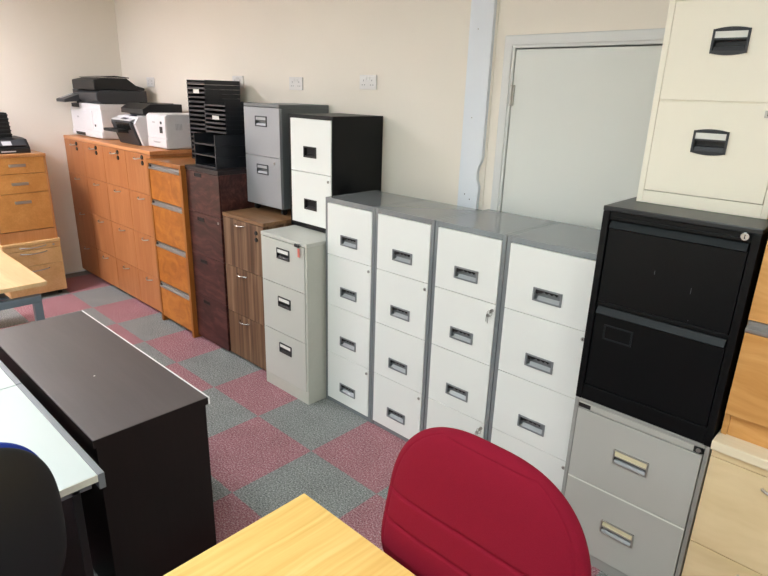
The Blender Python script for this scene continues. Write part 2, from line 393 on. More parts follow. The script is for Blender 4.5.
# ------------------------------------------------------------------ grey and white four-drawer cabinets
def grey_white(label, x, y, d, w=.4):
    h = 1.3; hx = w/2+.002
    t = thing('filing_cabinet', label, 'filing cabinet', (x+w/2, y+d/2, 0), 0, 'four-drawer white and grey filing cabinets')
    off = (-w/2, -d/2, 0)
    b = B(off)
    b.box(0, .02, 0, d, 0, h); b.box(w-.02, w, 0, d, 0, h); b.box(.02, w-.02, 0, d, h-.027, h)
    b.box(.02, w-.02, .004, d, 0, .028); b.box(.02, w-.02, d-.004, d, .028, h-.027)
    b.build('casing', M['gframe'], t, .0025)
    zs = [(.972, 1.271), (.661, .969), (.348, .658), (.031, .345)]
    for i, (a, c) in enumerate(zs):
        hz = (1.073, .762, .449, .137)[i]
        dr = hole_front(t, .0215, w-.0215, a, c, -.003, .02, M['white'], hx, hz, .136, .06, off)
        cup_handle(dr, hx, hz, -.003, .136, .06, off=off)
        if i in (1, 3): lock(dr, w-.038, c-.032, -.003, off)
    return t
def keys(t, x, z, yf, off, m=None, swing=.01):
    b = B(off)
    ring_ = [(x+.013*math.cos(a)-.004, yf-.012, z-.012+.013*math.sin(a)) for a in [2*math.pi*i/14 for i in range(15)]]
    b.tube(ring_, .0015, 6)
    b.box(x-.0015, x+.0015, yf-.02, yf-.004, z-.01, z+.006)
    b.box(x-.012, x-.0105, yf-.014, yf-.011, z-.062, z-.024); b.cyl((x-.012, yf-.0135, z-.024), .009, .0018, 'y', 14)
    b.box(x-.020, x-.018, yf-.016, yf-.013, z-.055, z-.02)
    return b.build('key_ring', M['nickel'], t, .0003)
FY = .438
gw = grey_white('white four-drawer cabinet in grey casing, standing directly right of the small light grey three-drawer one', .620, FY, .4)
g2 = dup(gw, None, (1.022+.2, FY+.2, 0), 'grey-framed white four-drawer cabinet, second from the left of the four, before the blue-white wall board')
g3 = grey_white('grey-framed white four-drawer cabinet with keys hanging from its locks', 1.426, FY, .45)
g4 = grey_white('rightmost grey-framed white four-drawer cabinet, beside the black two-drawer cabinet and without keys', 1.829, FY, .45, .44)
for dr in g3.children:
    if dr.name.startswith('drawer'):
        for ch in list(dr.children):
            if ch.name.startswith('lock'):
                z = sum(v.co.z for v in ch.data.vertices)/len(ch.data.vertices)
                keys(ch, .4-.038, z, -.004, (-.2, -.225, 0))

# ------------------------------------------------------------------ right stack: grey, black, cream
KX, KY, KW, KD = 2.286, .315, .5, .63
t = thing('filing_cabinet', 'warm grey two-drawer filing cabinet on the floor under the black one', 'filing cabinet', (KX+KW/2, KY+KD/2, 0))
off = (-KW/2, -KD/2, 0); H = .742
b = B(off); b.box(0, .016, 0, KD, 0, H); b.box(KW-.016, KW, 0, KD, 0, H); b.box(.016, KW-.016, 0, KD, H-.014, H)
b.box(.016, KW-.016, .006, KD, 0, .05); b.box(.016, KW-.016, KD-.004, KD, .05, H-.014); b.build('casing', M['kgreyd'], t, .002)
B(off).box(.018, KW-.036, -.002, .02, H-.038, H-.014).build('top_rail', M['kgrey'], t, .002)
for a, c, hz in ((.389, .7, .557), (.058, .380, .224)):
    dr = hole_front(t, .019, KW-.019, a, c, -.004, .02, M['kgrey'], .252, hz, .132, .062, off)
    label_handle(dr, .252, hz, -.004, .132, .062, M['nickel'], M['clabel'], M['bplast'], off=off, border=.0055, labfrac=.42, lipm=M['ghandlelite'])
B(off).box(.02, KW-.02, -.005, 0, .3795, .3855).build('drawer_edge', M['label'], t, .0005)
B(off).box(.019, .068, -.004, .001, H-.034, H-.017).build('maker_plate', M['bplast'], t, .0006)
b = B(off); b.box(KW-.05, KW-.022, -.004, .006, H-.036, H-.014); o = b.build('lock', M['bplast'], t, .001)
B(off).cyl((KW-.034, -.007, H-.025), .008, .004, 'y').build('lock_barrel', M['nickel'], o, .0005)

t = thing('filing_cabinet', 'black two-drawer filing cabinet standing on the warm grey one', 'filing cabinet', (KX+KW/2-.001, KY+KD/2, .7425))
H = .773
b = B(off); b.box(0, .024, 0, KD, 0, H-.018); b.box(KW-.024, KW, 0, KD, 0, H-.018)
b.box(.024, KW-.024, .004, KD, 0, .064); b.box(.024, KW-.024, KD-.004, KD, .064, H-.018)
b.box(.024, KW-.024, .006, .02, H-.05, H-.018)
b.box(.024, KW-.024, .010, .03, .396, .412)
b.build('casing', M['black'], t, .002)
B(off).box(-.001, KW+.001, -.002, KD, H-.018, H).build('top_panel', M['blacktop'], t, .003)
B(off).box(.03, KW-.05, .000, .008, H-.046, H-.036).build('top_rail', M['black'], t, .001)
for k, (a, c) in enumerate(((.415, .722), (.068, .394))):
    dr = B(off).box(.028, KW-.028, .006, .024, a, c-.026).build('drawer', M['black'], t, .0015)
    B(off).prism([(.012, c), (.02, c), (.02, c-.03), (.004, c-.03), (-.006, c-.024)], 'x', .03, KW-.03).build('pull', M['blacklip'], dr, .001)
    if k == 1:
        B(off).ring(.068, .176, .27, .33, .074, .170, .276, .324, .002, .008).build('label_frame', M['blacklip'], dr, .001)
lock(t, KW-.043, H-.03, -.002, off, r=.0125, m=M['chrome'])

for px_, pz_, l_ in ((.335, .52, .022), (.21, .56, .014), (.345, .425, .004)):
    B(off).box(px_, px_+.0015, .0055, .0062, pz_, pz_+l_).build('scratch', M['gframe'], t, 0, label='pale scratch in the black paint')
CW, CD = .43, .42
t = thing('filing_cabinet', 'cream two-drawer filing cabinet on top of the black one', 'filing cabinet', (2.327+CW/2, .5+CD/2, .7425+.773+.0005))
off = (-CW/2, -CD/2, 0); H = .695
b = B(off); b.box(0, .021, 0, CD, 0, H); b.box(CW-.021, CW, 0, CD, 0, H); b.box(.021, CW-.021, 0, CD, H-.012, H)
b.box(.021, CW-.021, 0, CD, 0, .045); b.box(.021, CW-.021, CD-.004, CD, .045, H-.012); b.box(.021, CW-.021, .006, .02, .355, .37); b.build('casing', M['cream'], t, .002)
for a, c, hz in ((.0475, .3595, .232), (.3655, .681, .551)):
    dr = hole_front(t, .0225, CW-.0225, a, c, -.001, .018, M['cream'], .212, hz, .110, .074, off)
    label_handle(dr, .212, hz, -.001, .110, .074, M['dplast'], M['label'], M['bplast'], off=off, border=.007, arch=.007, labfrac=.34)
    if a < .1:
        b = B(off); b.box(CW-.075, CW-.053, -.005, 0, c-.04, c-.018); lo = b.build('lock', M['nickel'], dr, .002)
        B(off).box(CW-.066, CW-.062, -.0056, -.0045, c-.035, c-.023).build('keyhole', M['rubber'], lo, 0)

# ------------------------------------------------------------------ far right: maple pedestal and oak cabinet above
PX, PW = 2.795, .47
t = thing('drawer_pedestal', 'pale maple two-drawer pedestal on the floor at the right edge', 'drawer pedestal', (PX+PW/2, .27+.34, 0))
D = .68; off = (-PW/2, -D/2, 0)
b = B(off); b.box(.002, PW-.002, .03, D, .04, .755); b.box(.03, PW-.03, .07, D-.02, 0, .04); b.build('carcass', M['maple'], t, .001)
B(off).box(-.003, PW+.003, 0, D, .762, .797).build('top', M['mapletop'], t, .004)
B(off).box(.002, PW-.002, .012, .03, .735, .7615).build('front_rail', M['maple'], t, .001)
for a, c, hz in ((.378, .7315, .685), (.05, .374, .327)):
    dr = B(off).box(.002, PW-.002, .012, .03, a, c).build('drawer', M['maple'], t, .001)
    bow(dr, .242, hz, .012, .15, r=.005, out=.026, off=off, m=M['nickel'])
t = thing('wooden_filing_cabinet', 'orange oak two-drawer filing cabinet with aluminium pulls, on the pale maple pedestal', 'filing cabinet', (PX+PW/2+.004, .34+.3, .7975))
D = .6; off = (-PW/2, -D/2, 0); W = PW-.008; H = .775
b = B(off); b.box(0, .018, 0, D, 0, H-.022); b.box(W-.018, W, 0, D, 0, H-.022); b.box(.018, W-.018, .006, .03, 0, .083); b.box(.018, W-.018, D-.01, D, 0, H-.022); b.build('carcass', M['rbeech'], t, .001)
B(off).box(-.002, W+.002, -.004, D, H-.022, H).build('top', M['rbeech'], t, .002)
for a, c in ((.086, .382), (.426, .712)):
    dr = B(off).box(.002, W-.002, -.018, -.001, a, c).build('drawer', M['rbeech'], t, .001)
    B(off).prism([(-.001, c), (-.019, c), (-.026, c+.006), (-.026, c+.016), (-.006, c+.024), (-.012, c+.040), (-.001, c+.040)], 'x', .002, W-.002).build('pull', M['alu'], dr, .001)

# ------------------------------------------------------------------ light grey three-drawer cabinet
EX, EW, EY, ED = .166, .446, .302, .62
t = thing('filing_cabinet', 'small light grey three-drawer cabinet with a red key tag', 'filing cabinet', (EX+EW/2, EY+ED/2, 0))
off = (-EW/2, -ED/2, 0); H = 1.04
b = B(off); b.box(0, .018, 0, ED, 0, H-.022); b.box(EW-.018, EW, 0, ED, 0, H-.022); b.box(.018, EW-.018, ED-.004, ED, 0, H-.022); b.box(.018, EW-.018, .001, .02, 0, .082)
b.build('casing', M['lgreyside'], t, .002)
B(off).box(-.001, EW+.001, -.002, ED, H-.022, H).build('top_panel', M['lgrey'], t, .003)
B(off).ring(.05, EW-.04, .01, .075, .0505, EW-.0405, .0105, .0745, -.0006, .002).build('plinth_outline', M['lgrey'], t, 0)
for a, c, hz in ((.737, 1.014, .936), (.416, .733, .625), (.086, .412, .312)):
    dr = hole_front(t, .012, EW-.02, a, c, -.004, .02, M['lgrey'], .228, hz, .122, .066, off)
    label_handle(dr, .228, hz, -.004, .122, .066, M['bplast'], M['label'], M['bplast'], off=off, border=.007, labfrac=.42)
lo = B(off).cyl((EW-.062, -.012, H-.018), .010, .014, 'y').build('lock', M['nickel'], t, .001)
B(off).box(EW-.088, EW-.05, -.024, -.012, H-.026, H-.008).build('key_fob', M['bplast'], lo, .003, label='black plastic key head')
B(off).box(EW-.064, EW-.044, -.018, -.016, H-.085, H-.032).build('key_tag', M['redtag'], lo, .001, label='red key tag')

# ------------------------------------------------------------------ walnut three-drawer cabinet
DX, DW, DY, DD = -.352, .468, .372, .6
t = thing('wooden_filing_cabinet', 'striped walnut three-drawer cabinet with bow handles under the silver cabinet', 'filing cabinet', (DX+DW/2, DY+DD/2, 0))
off = (-DW/2, -DD/2, 0); H = 1.07
b = B(off); b.box(0, DW, .002, DD, .03, H-.026); b.box(.01, DW-.01, .04, DD-.02, 0, .03); b.build('carcass', M['walnut'], t, .001)
B(off).box(-.004, DW+.004, -.018, DD, H-.025, H).build('top', M['walnuttop'], t, .002)
B(off).box(.012, DW-.012, .03, .04, .001, .029).build('plinth', M['rubber'], t, 0)
for a, c, hz in ((.707, H-.029, 1.012), (.362, .704, .664), (.028, .359, .318)):
    dr = B(off).box(.001, DW-.001, -.016, .001, a, c).build('drawer', M['walnut'], t, .001)
    bow(dr, .205, hz, -.016, .11, r=.005, out=.03, off=off)
    if a > .6:
        for zz in (.992, .948):
            lo = B(off).cyl((DW-.078, -.024, zz), .014, .009, 'y').build('lock', M['bplast'], dr, .002)

# ------------------------------------------------------------------ mahogany four-drawer cabinet
CX, CWD, CY, CDD = -.80, .436, .362, .6
t = thing('wooden_filing_cabinet', 'dark mahogany four-drawer cabinet with a blackish top, carrying black trays', 'filing cabinet', (CX+CWD/2, CY+CDD/2, 0))
off = (-CWD/2, -CDD/2, 0); H = 1.343
b = B(off); b.box(0, CWD, .002, CDD, .03, H-.031); b.box(.01, CWD-.01, .03, CDD-.02, 0, .03); b.build('carcass', M['mahog'], t, .001)
B(off).box(-.000, CWD+.002, -.02, CDD, H-.03, H).build('top', M['mahogtop'], t, .002)
for a, c in ((1.02, H-.034), (.705, 1.017), (.385, .702), (.025, .382)):
    dr = B(off).box(.001, CWD-.001, -.016, .001, a, c).build('drawer', M['mahog'], t, .001)
    hz = c-.045 if c < 1.2 else 1.288
    hx = .168
    fo = B(off).ring(hx-.045, hx+.045, hz-.014, hz+.014, hx-.04, hx+.04, hz-.01, hz+.01, -.019, -.016).build('handle', M['bplast'], dr, .001)
    B(off).box(hx-.04, hx+.04, -.0165, -.016, hz-.01, hz+.01).build('handle_cup', M['rubber'], fo, 0)
    if abs(a-.705) < .01: lock(dr, CWD-.035, c-.035, -.016, off)

# ------------------------------------------------------------------ cherry four-drawer cabinet
BX, BW, BY, BD = -1.333, .53, .31, .64
t = thing('wooden_filing_cabinet', 'figured orange cherry four-drawer cabinet with full-width aluminium pulls', 'filing cabinet', (BX+BW/2, BY+BD/2, 0))
off = (-BW/2, -BD/2, 0); H = 1.338
b = B(off); b.box(0, .026, 0, BD, 0, H-.03); b.box(BW-.03, BW, 0, BD, 0, H-.03); b.box(.026, BW-.03, BD-.01, BD, 0, H-.03); b.box(.026, BW-.03, .03, .045, .02, .06); b.box(.026, BW-.03, .03, BD-.01, .06, .075)
b.build('carcass', M['cherryframe'], t, .001)
B(off).box(-.002, BW+.002, -.004, BD, H-.03, H).build('top', M['cherryframe'], t, .002)
for a, c in ((1.03, 1.262), (.695, .982), (.355, .645), (.05, .302)):
    dr = B(off).box(.028, BW-.032, .004, .022, a, c).build('drawer', M['cherry'], t, .001)
    B(off).prism([(.02, c), (.002, c), (-.004, c+.006), (-.004, c+.014), (.012, c+.022), (.004, c+.04), (.02, c+.044)], 'x', .028, BW-.032).build('pull', M['alu'], dr, .001)
    B(off).box(.03, .05, .001, .012, c+.018, c+.036).build('catch', M['bplast'], dr, .001)

# ------------------------------------------------------------------ four beech cabinets under one worktop
AX0, AX1, AY, AD = -3.15, -1.338, .362, .6
AW = (AX1-AX0)/4
def beech_unit(x, label):
    t = thing('wooden_filing_cabinet', label, 'filing cabinet', (x+AW/2, AY+AD/2, 0), 0, 'orange beech four-drawer cabinets')
    off = (-AW/2, -AD/2, 0); w = AW-.001; H = 1.36
    b = B(off); b.box(.001, w, .002, AD, .04, H); b.build('carcass', M['beech'], t, .0008)
    B(off).box(.006, w-.005, .04, AD-.02, 0, .04).build('plinth', M['rubber'], t, 0)
    for a, c, hz in ((1.037, H-.003, 1.318), (.69, 1.034, .995), (.34, .687, .65), (.035, .337, .30)):
        dr = B(off).box(.002, w-.001, -.016, .001, a, c).build('drawer', M['beech'], t, .001)
        bow(dr, AW/2, hz, -.016, .1, r=.0045, out=.028, off=off, m=M['nickel'], sag=.006)
        if a > 1:
            for zz in (c-.027, c-.072):
                B(off).cyl((w-.14, -.024, zz), .018, .009, 'y').build('lock', M['bplast'], dr, .002)
    return t
u = beech_unit(AX0, 'orange beech four-drawer cabinet in the corner, touching the left wall')
dup(u, None, (AX0+AW*1.5, AY+AD/2, 0), 'orange beech four-drawer cabinet, second of four from the corner')
dup(u, None, (AX0+AW*2.5, AY+AD/2, 0), 'orange beech four-drawer cabinet, third of four from the corner')
dup(u, None, (AX0+AW*3.5, AY+AD/2, 0), 'orange beech four-drawer cabinet next to the figured cherry one')
tag(B((-(AX0+AX1)/2, -(AY+AD/2), -1.3602)).box(AX0, AX1, AY-.018, WY-.01, 1.3602, 1.388).build('worktop', M['beechtop'], bev=.002), 'long thin beech top laid across the four beech cabinets', 'worktop').location = ((AX0+AX1)/2, AY+AD/2, 1.3605)

# ------------------------------------------------------------------ silver and black/white cabinets on top
SX, SW, SY, SD = -.355, .39, .565, .412
t = thing('filing_cabinet', 'silver two-drawer cabinet on castors on top of the walnut cabinet', 'filing cabinet', (SX+SW/2, SY+SD/2, 1.0705))
off = (-SW/2, -SD/2, 0); H = .712
b = B(off); b.box(0, .008, .018, SD, .045, H-.02); b.box(SW-.008, SW, .018, SD, .045, H-.02); b.box(.008, SW-.008, SD-.004, SD, .045, H-.02); b.box(.008, SW-.008, .02, SD-.004, .045, .06); b.build('casing', M['silvers'], t, .002)
B(off).box(-.001, SW+.001, -.002, SD, H-.02, H).build('top_panel', M['silvers'], t, .003)
for a, c, hz in ((.380, H-.023, .602), (.05, .377, .292)):
    dr = hole_front(t, 0, SW, a, c, -.002, .02, M['silver'], .195, hz, .125, .066, off)
    label_handle(dr, .195, hz, -.002, .125, .066, M['dplast'], M['ghandlelite'], M['ghandledark'], off=off, border=.007, labfrac=.34, lipm=M['silver'])
    if a < .1: lock(dr, SW-.065, c-.035, -.002, off)
for cx in (.04, SW-.04):
    for cy in (.05, SD-.06):
        b = B(off); b.cyl((cx-.01, cy, .0205), .020, .02, 'x', 20); b.box(cx-.014, cx+.014, cy-.014, cy+.014, .035, .045)
        b.build('castor', M['bplast'], t, .001)

QX, QW, QY, QD = .138, .405, .56, .42
t = thing('filing_cabinet', 'two-drawer cabinet with white drawers in a black casing, on the light grey cabinet', 'filing cabinet', (QX+QW/2, QY+QD/2, 1.0408))
off = (-QW/2, -QD/2, 0); H = .695
b = B(off); b.box(0, .018, 0, QD, 0, H); b.box(QW-.008, QW, 0, QD, 0, H); b.box(.018, QW-.008, 0, QD, H-.022, H); b.box(.018, QW-.008, .002, QD, 0, .03); b.box(.018, QW-.008, QD-.004, QD, .03, H-.022); b.build('casing', M['black'], t, .002)
for a, c, hz in ((.356, H-.024, .478), (.032, .353, .158)):
    dr = hole_front(t, .0195, QW-.0095, a, c, -.004, .02, M['white'], .205, hz, .118, .066, off)
    fo = cup_handle(dr, .205, hz, -.004, .118, .066, (M['bplast'], M['rubber'], M['bplast']), off)
    if a < .1: lock(dr, QW-.035, c-.035, -.004, off)

# ------------------------------------------------------------------ letter trays
def tray(label, loc, w, d, h, group, lip=.3, lab=False, posts=False, mesh_=True):
    t = thing('letter_tray', label, 'letter tray', loc, 0, group)
    b = B((-w/2, -d/2, 0)); e = .0025
    b.box(0, w, 0, d, 0, .0025)
    g = h-.0015
    # side walls built of rails so the stack shows ribs
    for x in (0, w-e):
        b.box(x, x+e, 0, d, .0025, g*.86)
        b.box(x-(.002 if x == 0 else 0), x+e+(.002 if x else 0), 0, d, g*.86, g)
    b.box(e, w-e, d-e, d, .0025, g)
    b.box(e, w-e, -.004, 0, 0, g*lip)
    if posts:
        for x in (-.004, w-.004): b.box(x, x+.008, -.006, .006, 0, g)
    o = b.build('tray_body', M['trayp'], t, 0)
    if lab: B((-w/2, -d/2, 0)).box(w*.38, w*.70, -.0055, -.0042, g*.05, g*.95).build('label', M['label'], o, 0)
    return t
n = 18; h = .0325
for i in range(n):
    z = 1.3385+i*h
    lb = 'thin black letter tray within the tall stack behind the small stack'
    if i == 0: lb = 'bottom black letter tray of the tall stack on the cherry cabinet'
    if i == n-1: lb = 'topmost black letter tray of the tallest stack'
    if i == n-3: lb = 'black letter tray with a white sticker near the top of the tallest stack'
    tray(lb, (-1.035, .755, z), .255, .30, h, 'letter trays in the tall stack', lip=.42, lab=(i == n-3))
n = 3; h2 = .075
for i in range(n):
    lb = ('bottom deep black letter tray on the mahogany cabinet', 'middle one of the three deep black letter trays', 'uppermost of the three deep black letter trays, under the thin ones')[i]
    tray(lb, (-.60, .565, 1.3435+i*h2), .27, .33, h2, 'deep letter trays at the front', lip=.14, posts=True)
n = 7; h3 = .030
for i in range(n):
    z = 1.3435+3*h2+i*h3
    lb = 'thin black letter tray in the short stack on the deep trays'
    if i == n-1: lb = 'top thin black letter tray of the short stack on the deep trays'
    if i == 3: lb = 'thin black letter tray with a white sticker in the short stack'
    tray(lb, (-.645, .67, z), .268, .30, h3, 'thin letter trays in the short stack', lip=.42, lab=(i == 3))

# ------------------------------------------------------------------ printers
ZT = 1.3885
# large white multifunction printer
P0, P1_, PF, PB = -3.13, -2.42, .44, .86
t = thing('printer', 'large white multifunction printer with a black scanner, in the corner on the beech top', 'printer', ((P0+P1_)/2, (PF+PB)/2, ZT))
off = (-(P0+P1_)/2, -(PF+PB)/2, 0)
b = B(off); b.box(P0, P1_, PF, PB, .012, .265); b.box(P0+.23, P1_, PF-.004, PB, .262, .31); b.box(P0+.03, P1_-.03, PF+.03, PB-.03, 0, .012)
b.build('body', M['pwhite'], t, .008)
B(off).box(P0+.012, P1_-.2, PF-.006, PF+.002, .075, .245).build('front_door', M['pwhite'], t, .003)
o = B(off).box(P0+.004, P1_-.004, PF-.01, PF+.002, .014, .068).build('paper_drawer', M['pwhite'], t, .003)
B(off).box(P0+.1, P0+.32, PF-.014, PF-.009, .018, .045).build('grip', M['bplast'], o, .002)
B(off).box(P0, P0+.228, PF+.01, PB, .266, .30).build('output_tray', M['bplast'], t, .003)
B(off).box(P1_-.16, P1_-.145, PF-.006, PF+.001, .11, .13).build('button', M['dplast'], t, .001)
B(off).box(P0+.15, P0+.2, PF-.0065, PF-.005, .175, .19).build('emblem', M['pgrey'], t, 0)
b = B(off); b.prism([(PF-.02, .345), (PF+.03, .312), (PB+.02, .312), (PB+.02, .43), (PF+.02, .43), (PF-.02, .405)], 'x', P0+.18, P1_+.0); b.build('scanner', M['dplast'], t, .006)
b = B(off); b.prism([(PF-.03, .432), (PB+.01, .432), (PB+.01, .455), (PB-.07, .475), (PB-.15, .535), (PF+.06, .535), (PF-.03, .515)], 'x', P0+.2, P1_-.01); o = b.build('document_feeder', M['bplast'], t, .008)
B(off).prism([(PF+.04, .536), (PF+.2, .548), (PF+.33, .536), (PF+.33, .545), (PF+.2, .556), (PF+.04, .541)], 'x', P0+.2, P1_-.1).build('feed_tray', M['bplastg'], o, .001)
b = B(off); b.hexa([(P0+.09, PF-.15, .315), (P0+.30, PF-.15, .315), (P0+.30, PF+.02, .33), (P0+.09, PF+.02, .33), (P0+.09, PF-.15, .34), (P0+.30, PF-.15, .34), (P0+.30, PF+.02, .40), (P0+.09, PF+.02, .40)]); o = b.build('control_panel', M['dplast'], t, .003)
b = B(off); b.hexa([(P0+.12, PF-.13, .344), (P0+.16, PF-.13, .344), (P0+.16, PF-.02, .384), (P0+.12, PF-.02, .384), (P0+.12, PF-.13, .3495), (P0+.16, PF-.13, .3495), (P0+.16, PF-.02, .388), (P0+.12, PF-.02, .388)]); b.build('touch_screen', M['pgrey'], o, 0)
B(off).box(P0+.02, P0+.148, PF+.03, PB-.1, .36, .43).build('side_unit', M['dplast'], t, .005)
B(off).box(P0+.03, P0+.14, PF+.05, PB-.1, .30, .36).build('support', M['bplast'], t, .003)

# small inkjet
I0, I1, IF, IB = -2.16, -1.75, .45, .84
t = thing('printer', 'black and white inkjet printer with a flat black lid, middle one of the three', 'printer', ((I0+I1)/2, (IF+IB)/2, ZT))
off = (-(I0+I1)/2, -(IF+IB)/2, 0)
b = B(off); b.prism([(IF+.045, 0), (IB, 0), (IB, .235), (IF+.02, .235), (IF-.015, .18)], 'x', I0+.025, I1); b.build('body', M['pwhite'], t, .006)
b = B(off); b.prism([(IF+.025, 0.002), (IF+.05, .002), (IF-.01, .185), (IF-.035, .2), (IF-.035, .17)], 'x', I0, I1-.03); o = b.build('front_panel', M['dplast'], t, .004)
B(off).hexa([(I0+.1, IF-.03, .13), (I1-.06, IF-.03, .13), (I1-.06, IF+.01, .13), (I0+.1, IF+.01, .13), (I0+.1, IF-.042, .182), (I1-.06, IF-.042, .182), (I1-.06, IF, .182), (I0+.1, IF, .182)]).build('output_slot', M['bplastg'], o, .001)
B(off).hexa([(I0-.02, IF-.10, .105), (I1-.14, IF-.10, .105), (I1-.14, IF, .095), (I0-.02, IF, .095), (I0-.02, IF-.10, .128), (I1-.14, IF-.10, .128), (I1-.14, IF, .128), (I0-.02, IF, .128)]).build('output_tray', M['bplast'], t, .003)
B(off).hexa([(I0+.02, IF-.035, .2), (I1-.03, IF-.035, .2), (I1-.03, IF+.1, .236), (I0+.02, IF+.1, .236), (I0+.02, IF-.035, .207), (I1-.03, IF-.035, .207), (I1-.03, IF+.1, .243), (I0+.02, IF+.1, .243)]).build('control_panel', M['pwhite'], t, .001)
o = B(off).hexa([(I0+.16, IF-.02, .209), (I0+.26, IF-.02, .209), (I0+.26, IF+.08, .236), (I0+.16, IF+.08, .236), (I0+.16, IF-.02, .213), (I0+.26, IF-.02, .213), (I0+.26, IF+.08, .243), (I0+.16, IF+.08, .243)]).build('screen', M['screen'], t, 0)
b = B(off); b.prism([(IF+.06, .254), (IB+.02, .254), (IB+.02, .335), (IF+.13, .335), (IF+.06, .295)], 'x', I0, I1+.01); o = b.build('lid', M['bplast'], t, .004)
B(off).box(I0+.03, I1-.04, IF+.12, IB, .2345, .2545).build('hinge_block', M['dplast'], t, .001)
B(off).box(I0+.06, I1-.04, IF+.2, IB-.03, .3352, .3415).build('lid_inset', M['bplastg'], o, .002)

# white laser printer
L0, L1, LF, LB = -1.68, -1.36, .51, .90
t = thing('printer', 'compact white laser printer beside the tall tray stack, rightmost of the three', 'printer', ((L0+L1)/2, (LF+LB)/2, ZT))
off = (-(L0+L1)/2, -(LF+LB)/2, 0)
b = B(off); b.prism([(LF, .008), (LB, .008), (LB, .27), (LF+.02, .272), (LF, .262)], 'x', L0, L1); b.box(L0+.02, L1-.02, LF+.02, LB-.02, 0, .01); b.build('body', M['pwhite'], t, .006)
o = B(off).box(L0+.004, L1-.004, LF-.008, LF+.002, .012, .082).build('paper_drawer', M['pwhite'], t, .002)
B(off).prism([(L0+.09, .058), (L1-.09, .058), (L1-.12, .046), (L0+.12, .046)], 'y', LF-.0095, LF-.0078).build('grip', M['pgrey'], o, .001)
B(off).box(L0+.004, L1-.004, LF-.006, LF+.002, .088, .255).build('front_door', M['pwhite'], t, .002)
B(off).box(L1-.1, L1-.055, LF-.009, LF-.005, .125, .175).build('power_panel', M['bplast'], t, .001)
B(off).box(L0+.1, L0+.145, LF-.0068, LF-.0058, .2, .21).build('emblem', M['pgrey'], t, 0)
B(off).box(L1-.085, L1-.06, LF-.009, LF-.005, .195, .215).build('button', M['dplast'], t, .001)
b = B(off)
for k in range(5): b.box(L1-.0005, L1+.002, LF+.08+.012*k, LF+.084+.012*k, .15, .2)
b.build('vent', M['pgrey'], t, 0)
pts = []
for k in range(17):
    a = k/16; pts.append((-1.42+.16*a, .93+.012*math.sin(6*a), 1.395+.32*math.sin(math.pi*min(a*1.25, 1))**.8*(1-.15*a)))
tag(B((1.42, -.93, -1.39)).tube([p for p in pts], .0032, 8).build('power_cable', M['bplast'], bev=0, smooth=True), 'thin black cable looping up behind the compact white laser printer', 'cable').location = (-1.42, .93, 1.39)

# ------------------------------------------------------------------ sockets
def socket(x, z, label, double=True):
    t = thing('wall_socket', label, 'wall socket', (x, WY, z), 0, 'white sockets on the wall')
    w = .146 if double else .086
    B().box(-w/2, w/2, -.011, -.0002, -.043, .043).build('faceplate', M['socket'], t, .003)
    for sx in ((-.037, .037) if double else (0,)):
        s_ = sx*.35 if double else 0
        B().box(s_-.008, s_+.008, -.0145, -.0105, .012, .032).build('switch', M['socket'], t, .0015)
        b = B(); b.box(sx-.002, sx+.002, -.0114, -.0108, .006, .015)
        b.box(sx-.014, sx-.007, -.0114, -.0108, -.018, -.014); b.box(sx+.007, sx+.014, -.0114, -.0108, -.018, -.014)
        b.build('pin_holes', M['rubber'], t, 0)
    return t
socket(.405, 1.932, 'double wall socket above the four grey-framed cabinets, rightmost of the sockets')
socket(-.315, 1.915, 'double wall socket above the silver two-drawer cabinet')
socket(-1.045, 1.92, 'wall socket just above the tallest black tray stack', True)
socket(-2.53, 1.90, 'wall socket beside the black scanner of the corner printer', True)

# ------------------------------------------------------------------ left wall pedestals (front faces +x)
def ped_off(w, d): return (-w/2, -d/2, 0)
w, d = .462, .6; R90 = math.pi/2
t = thing('drawer_pedestal', 'pale beech pedestal on castors by the left wall, under the golden beech drawers', 'drawer pedestal', (-2.535-d/2, -.015-w/2, 0), R90)
off = ped_off(w, d)
b = B(off); b.box(0, w, .018, d, .045, .505); b.build('carcass', M['pmaple'], t, .001)
B(off).box(-.003, w+.003, -.004, d, .507, .53).build('top', M['pmaple'], t, .002)
for a, c, hz in ((.46, .504, .487), (.315, .457, .433), (.048, .312, .275)):
    dr = B(off).box(.001, w-.001, 0, .017, a, c).build('drawer', M['pmaple'], t, .001)
    bow(dr, .235, hz, 0, .21, r=.005, out=.03, off=off, m=M['nickel'], sag=.004)
    if a > .4: B(off).cyl((w-.06, -.004, .484), .01, .005, 'y').build('lock', M['nickel'], dr, .001)
for cx in (.05, w-.05):
    for cy in (.06, d-.06):
        B(off).cyl((cx-.012, cy, .0205), .02, .024, 'x', 20).box(cx-.015, cx+.015, cy-.015, cy+.015, .035, .045).build('castor', M['bplast'], t, .001)
w, d = .455, .56
t = thing('drawer_cabinet', 'golden beech three-drawer cabinet with metal grips, stacked on the pale pedestal', 'drawer cabinet', (-2.56-d/2, -.022-w/2, .5305), R90)
off = ped_off(w, d); H = .755
b = B(off); b.box(0, .016, 0, d, 0, H-.022); b.box(w-.016, w, 0, d, 0, H-.022); b.box(.016, w-.016, .004, .02, 0, .098); b.box(.016, w-.016, d-.01, d, 0, H-.022); b.build('carcass', M['pbeechf'], t, .001)
B(off).box(-.003, w+.003, -.006, d, H-.022, H).build('top', M['pbeechf'], t, .002)
for a, c, hz in ((.595, H-.025, .665), (.43, .591, .51), (.104, .426, .352)):
    dr = B(off).box(.018, w-.018, .001, .017, a, c).build('drawer', M['pbeech'], t, .001)
    b = B(off); b.box(.16, .285, -.024, -.018, hz-.012, hz+.012); b.box(.16, .17, -.018, .001, hz-.01, hz+.01); b.box(.275, .285, -.018, .001, hz-.01, hz+.01)
    b.build('handle', M['nickel'], dr, .002)
    if a > .5: B(off).box(w-.012, w-.004, -.006, .0, a-.02, a-.008).build('catch', M['cherryframe'], t, .001)
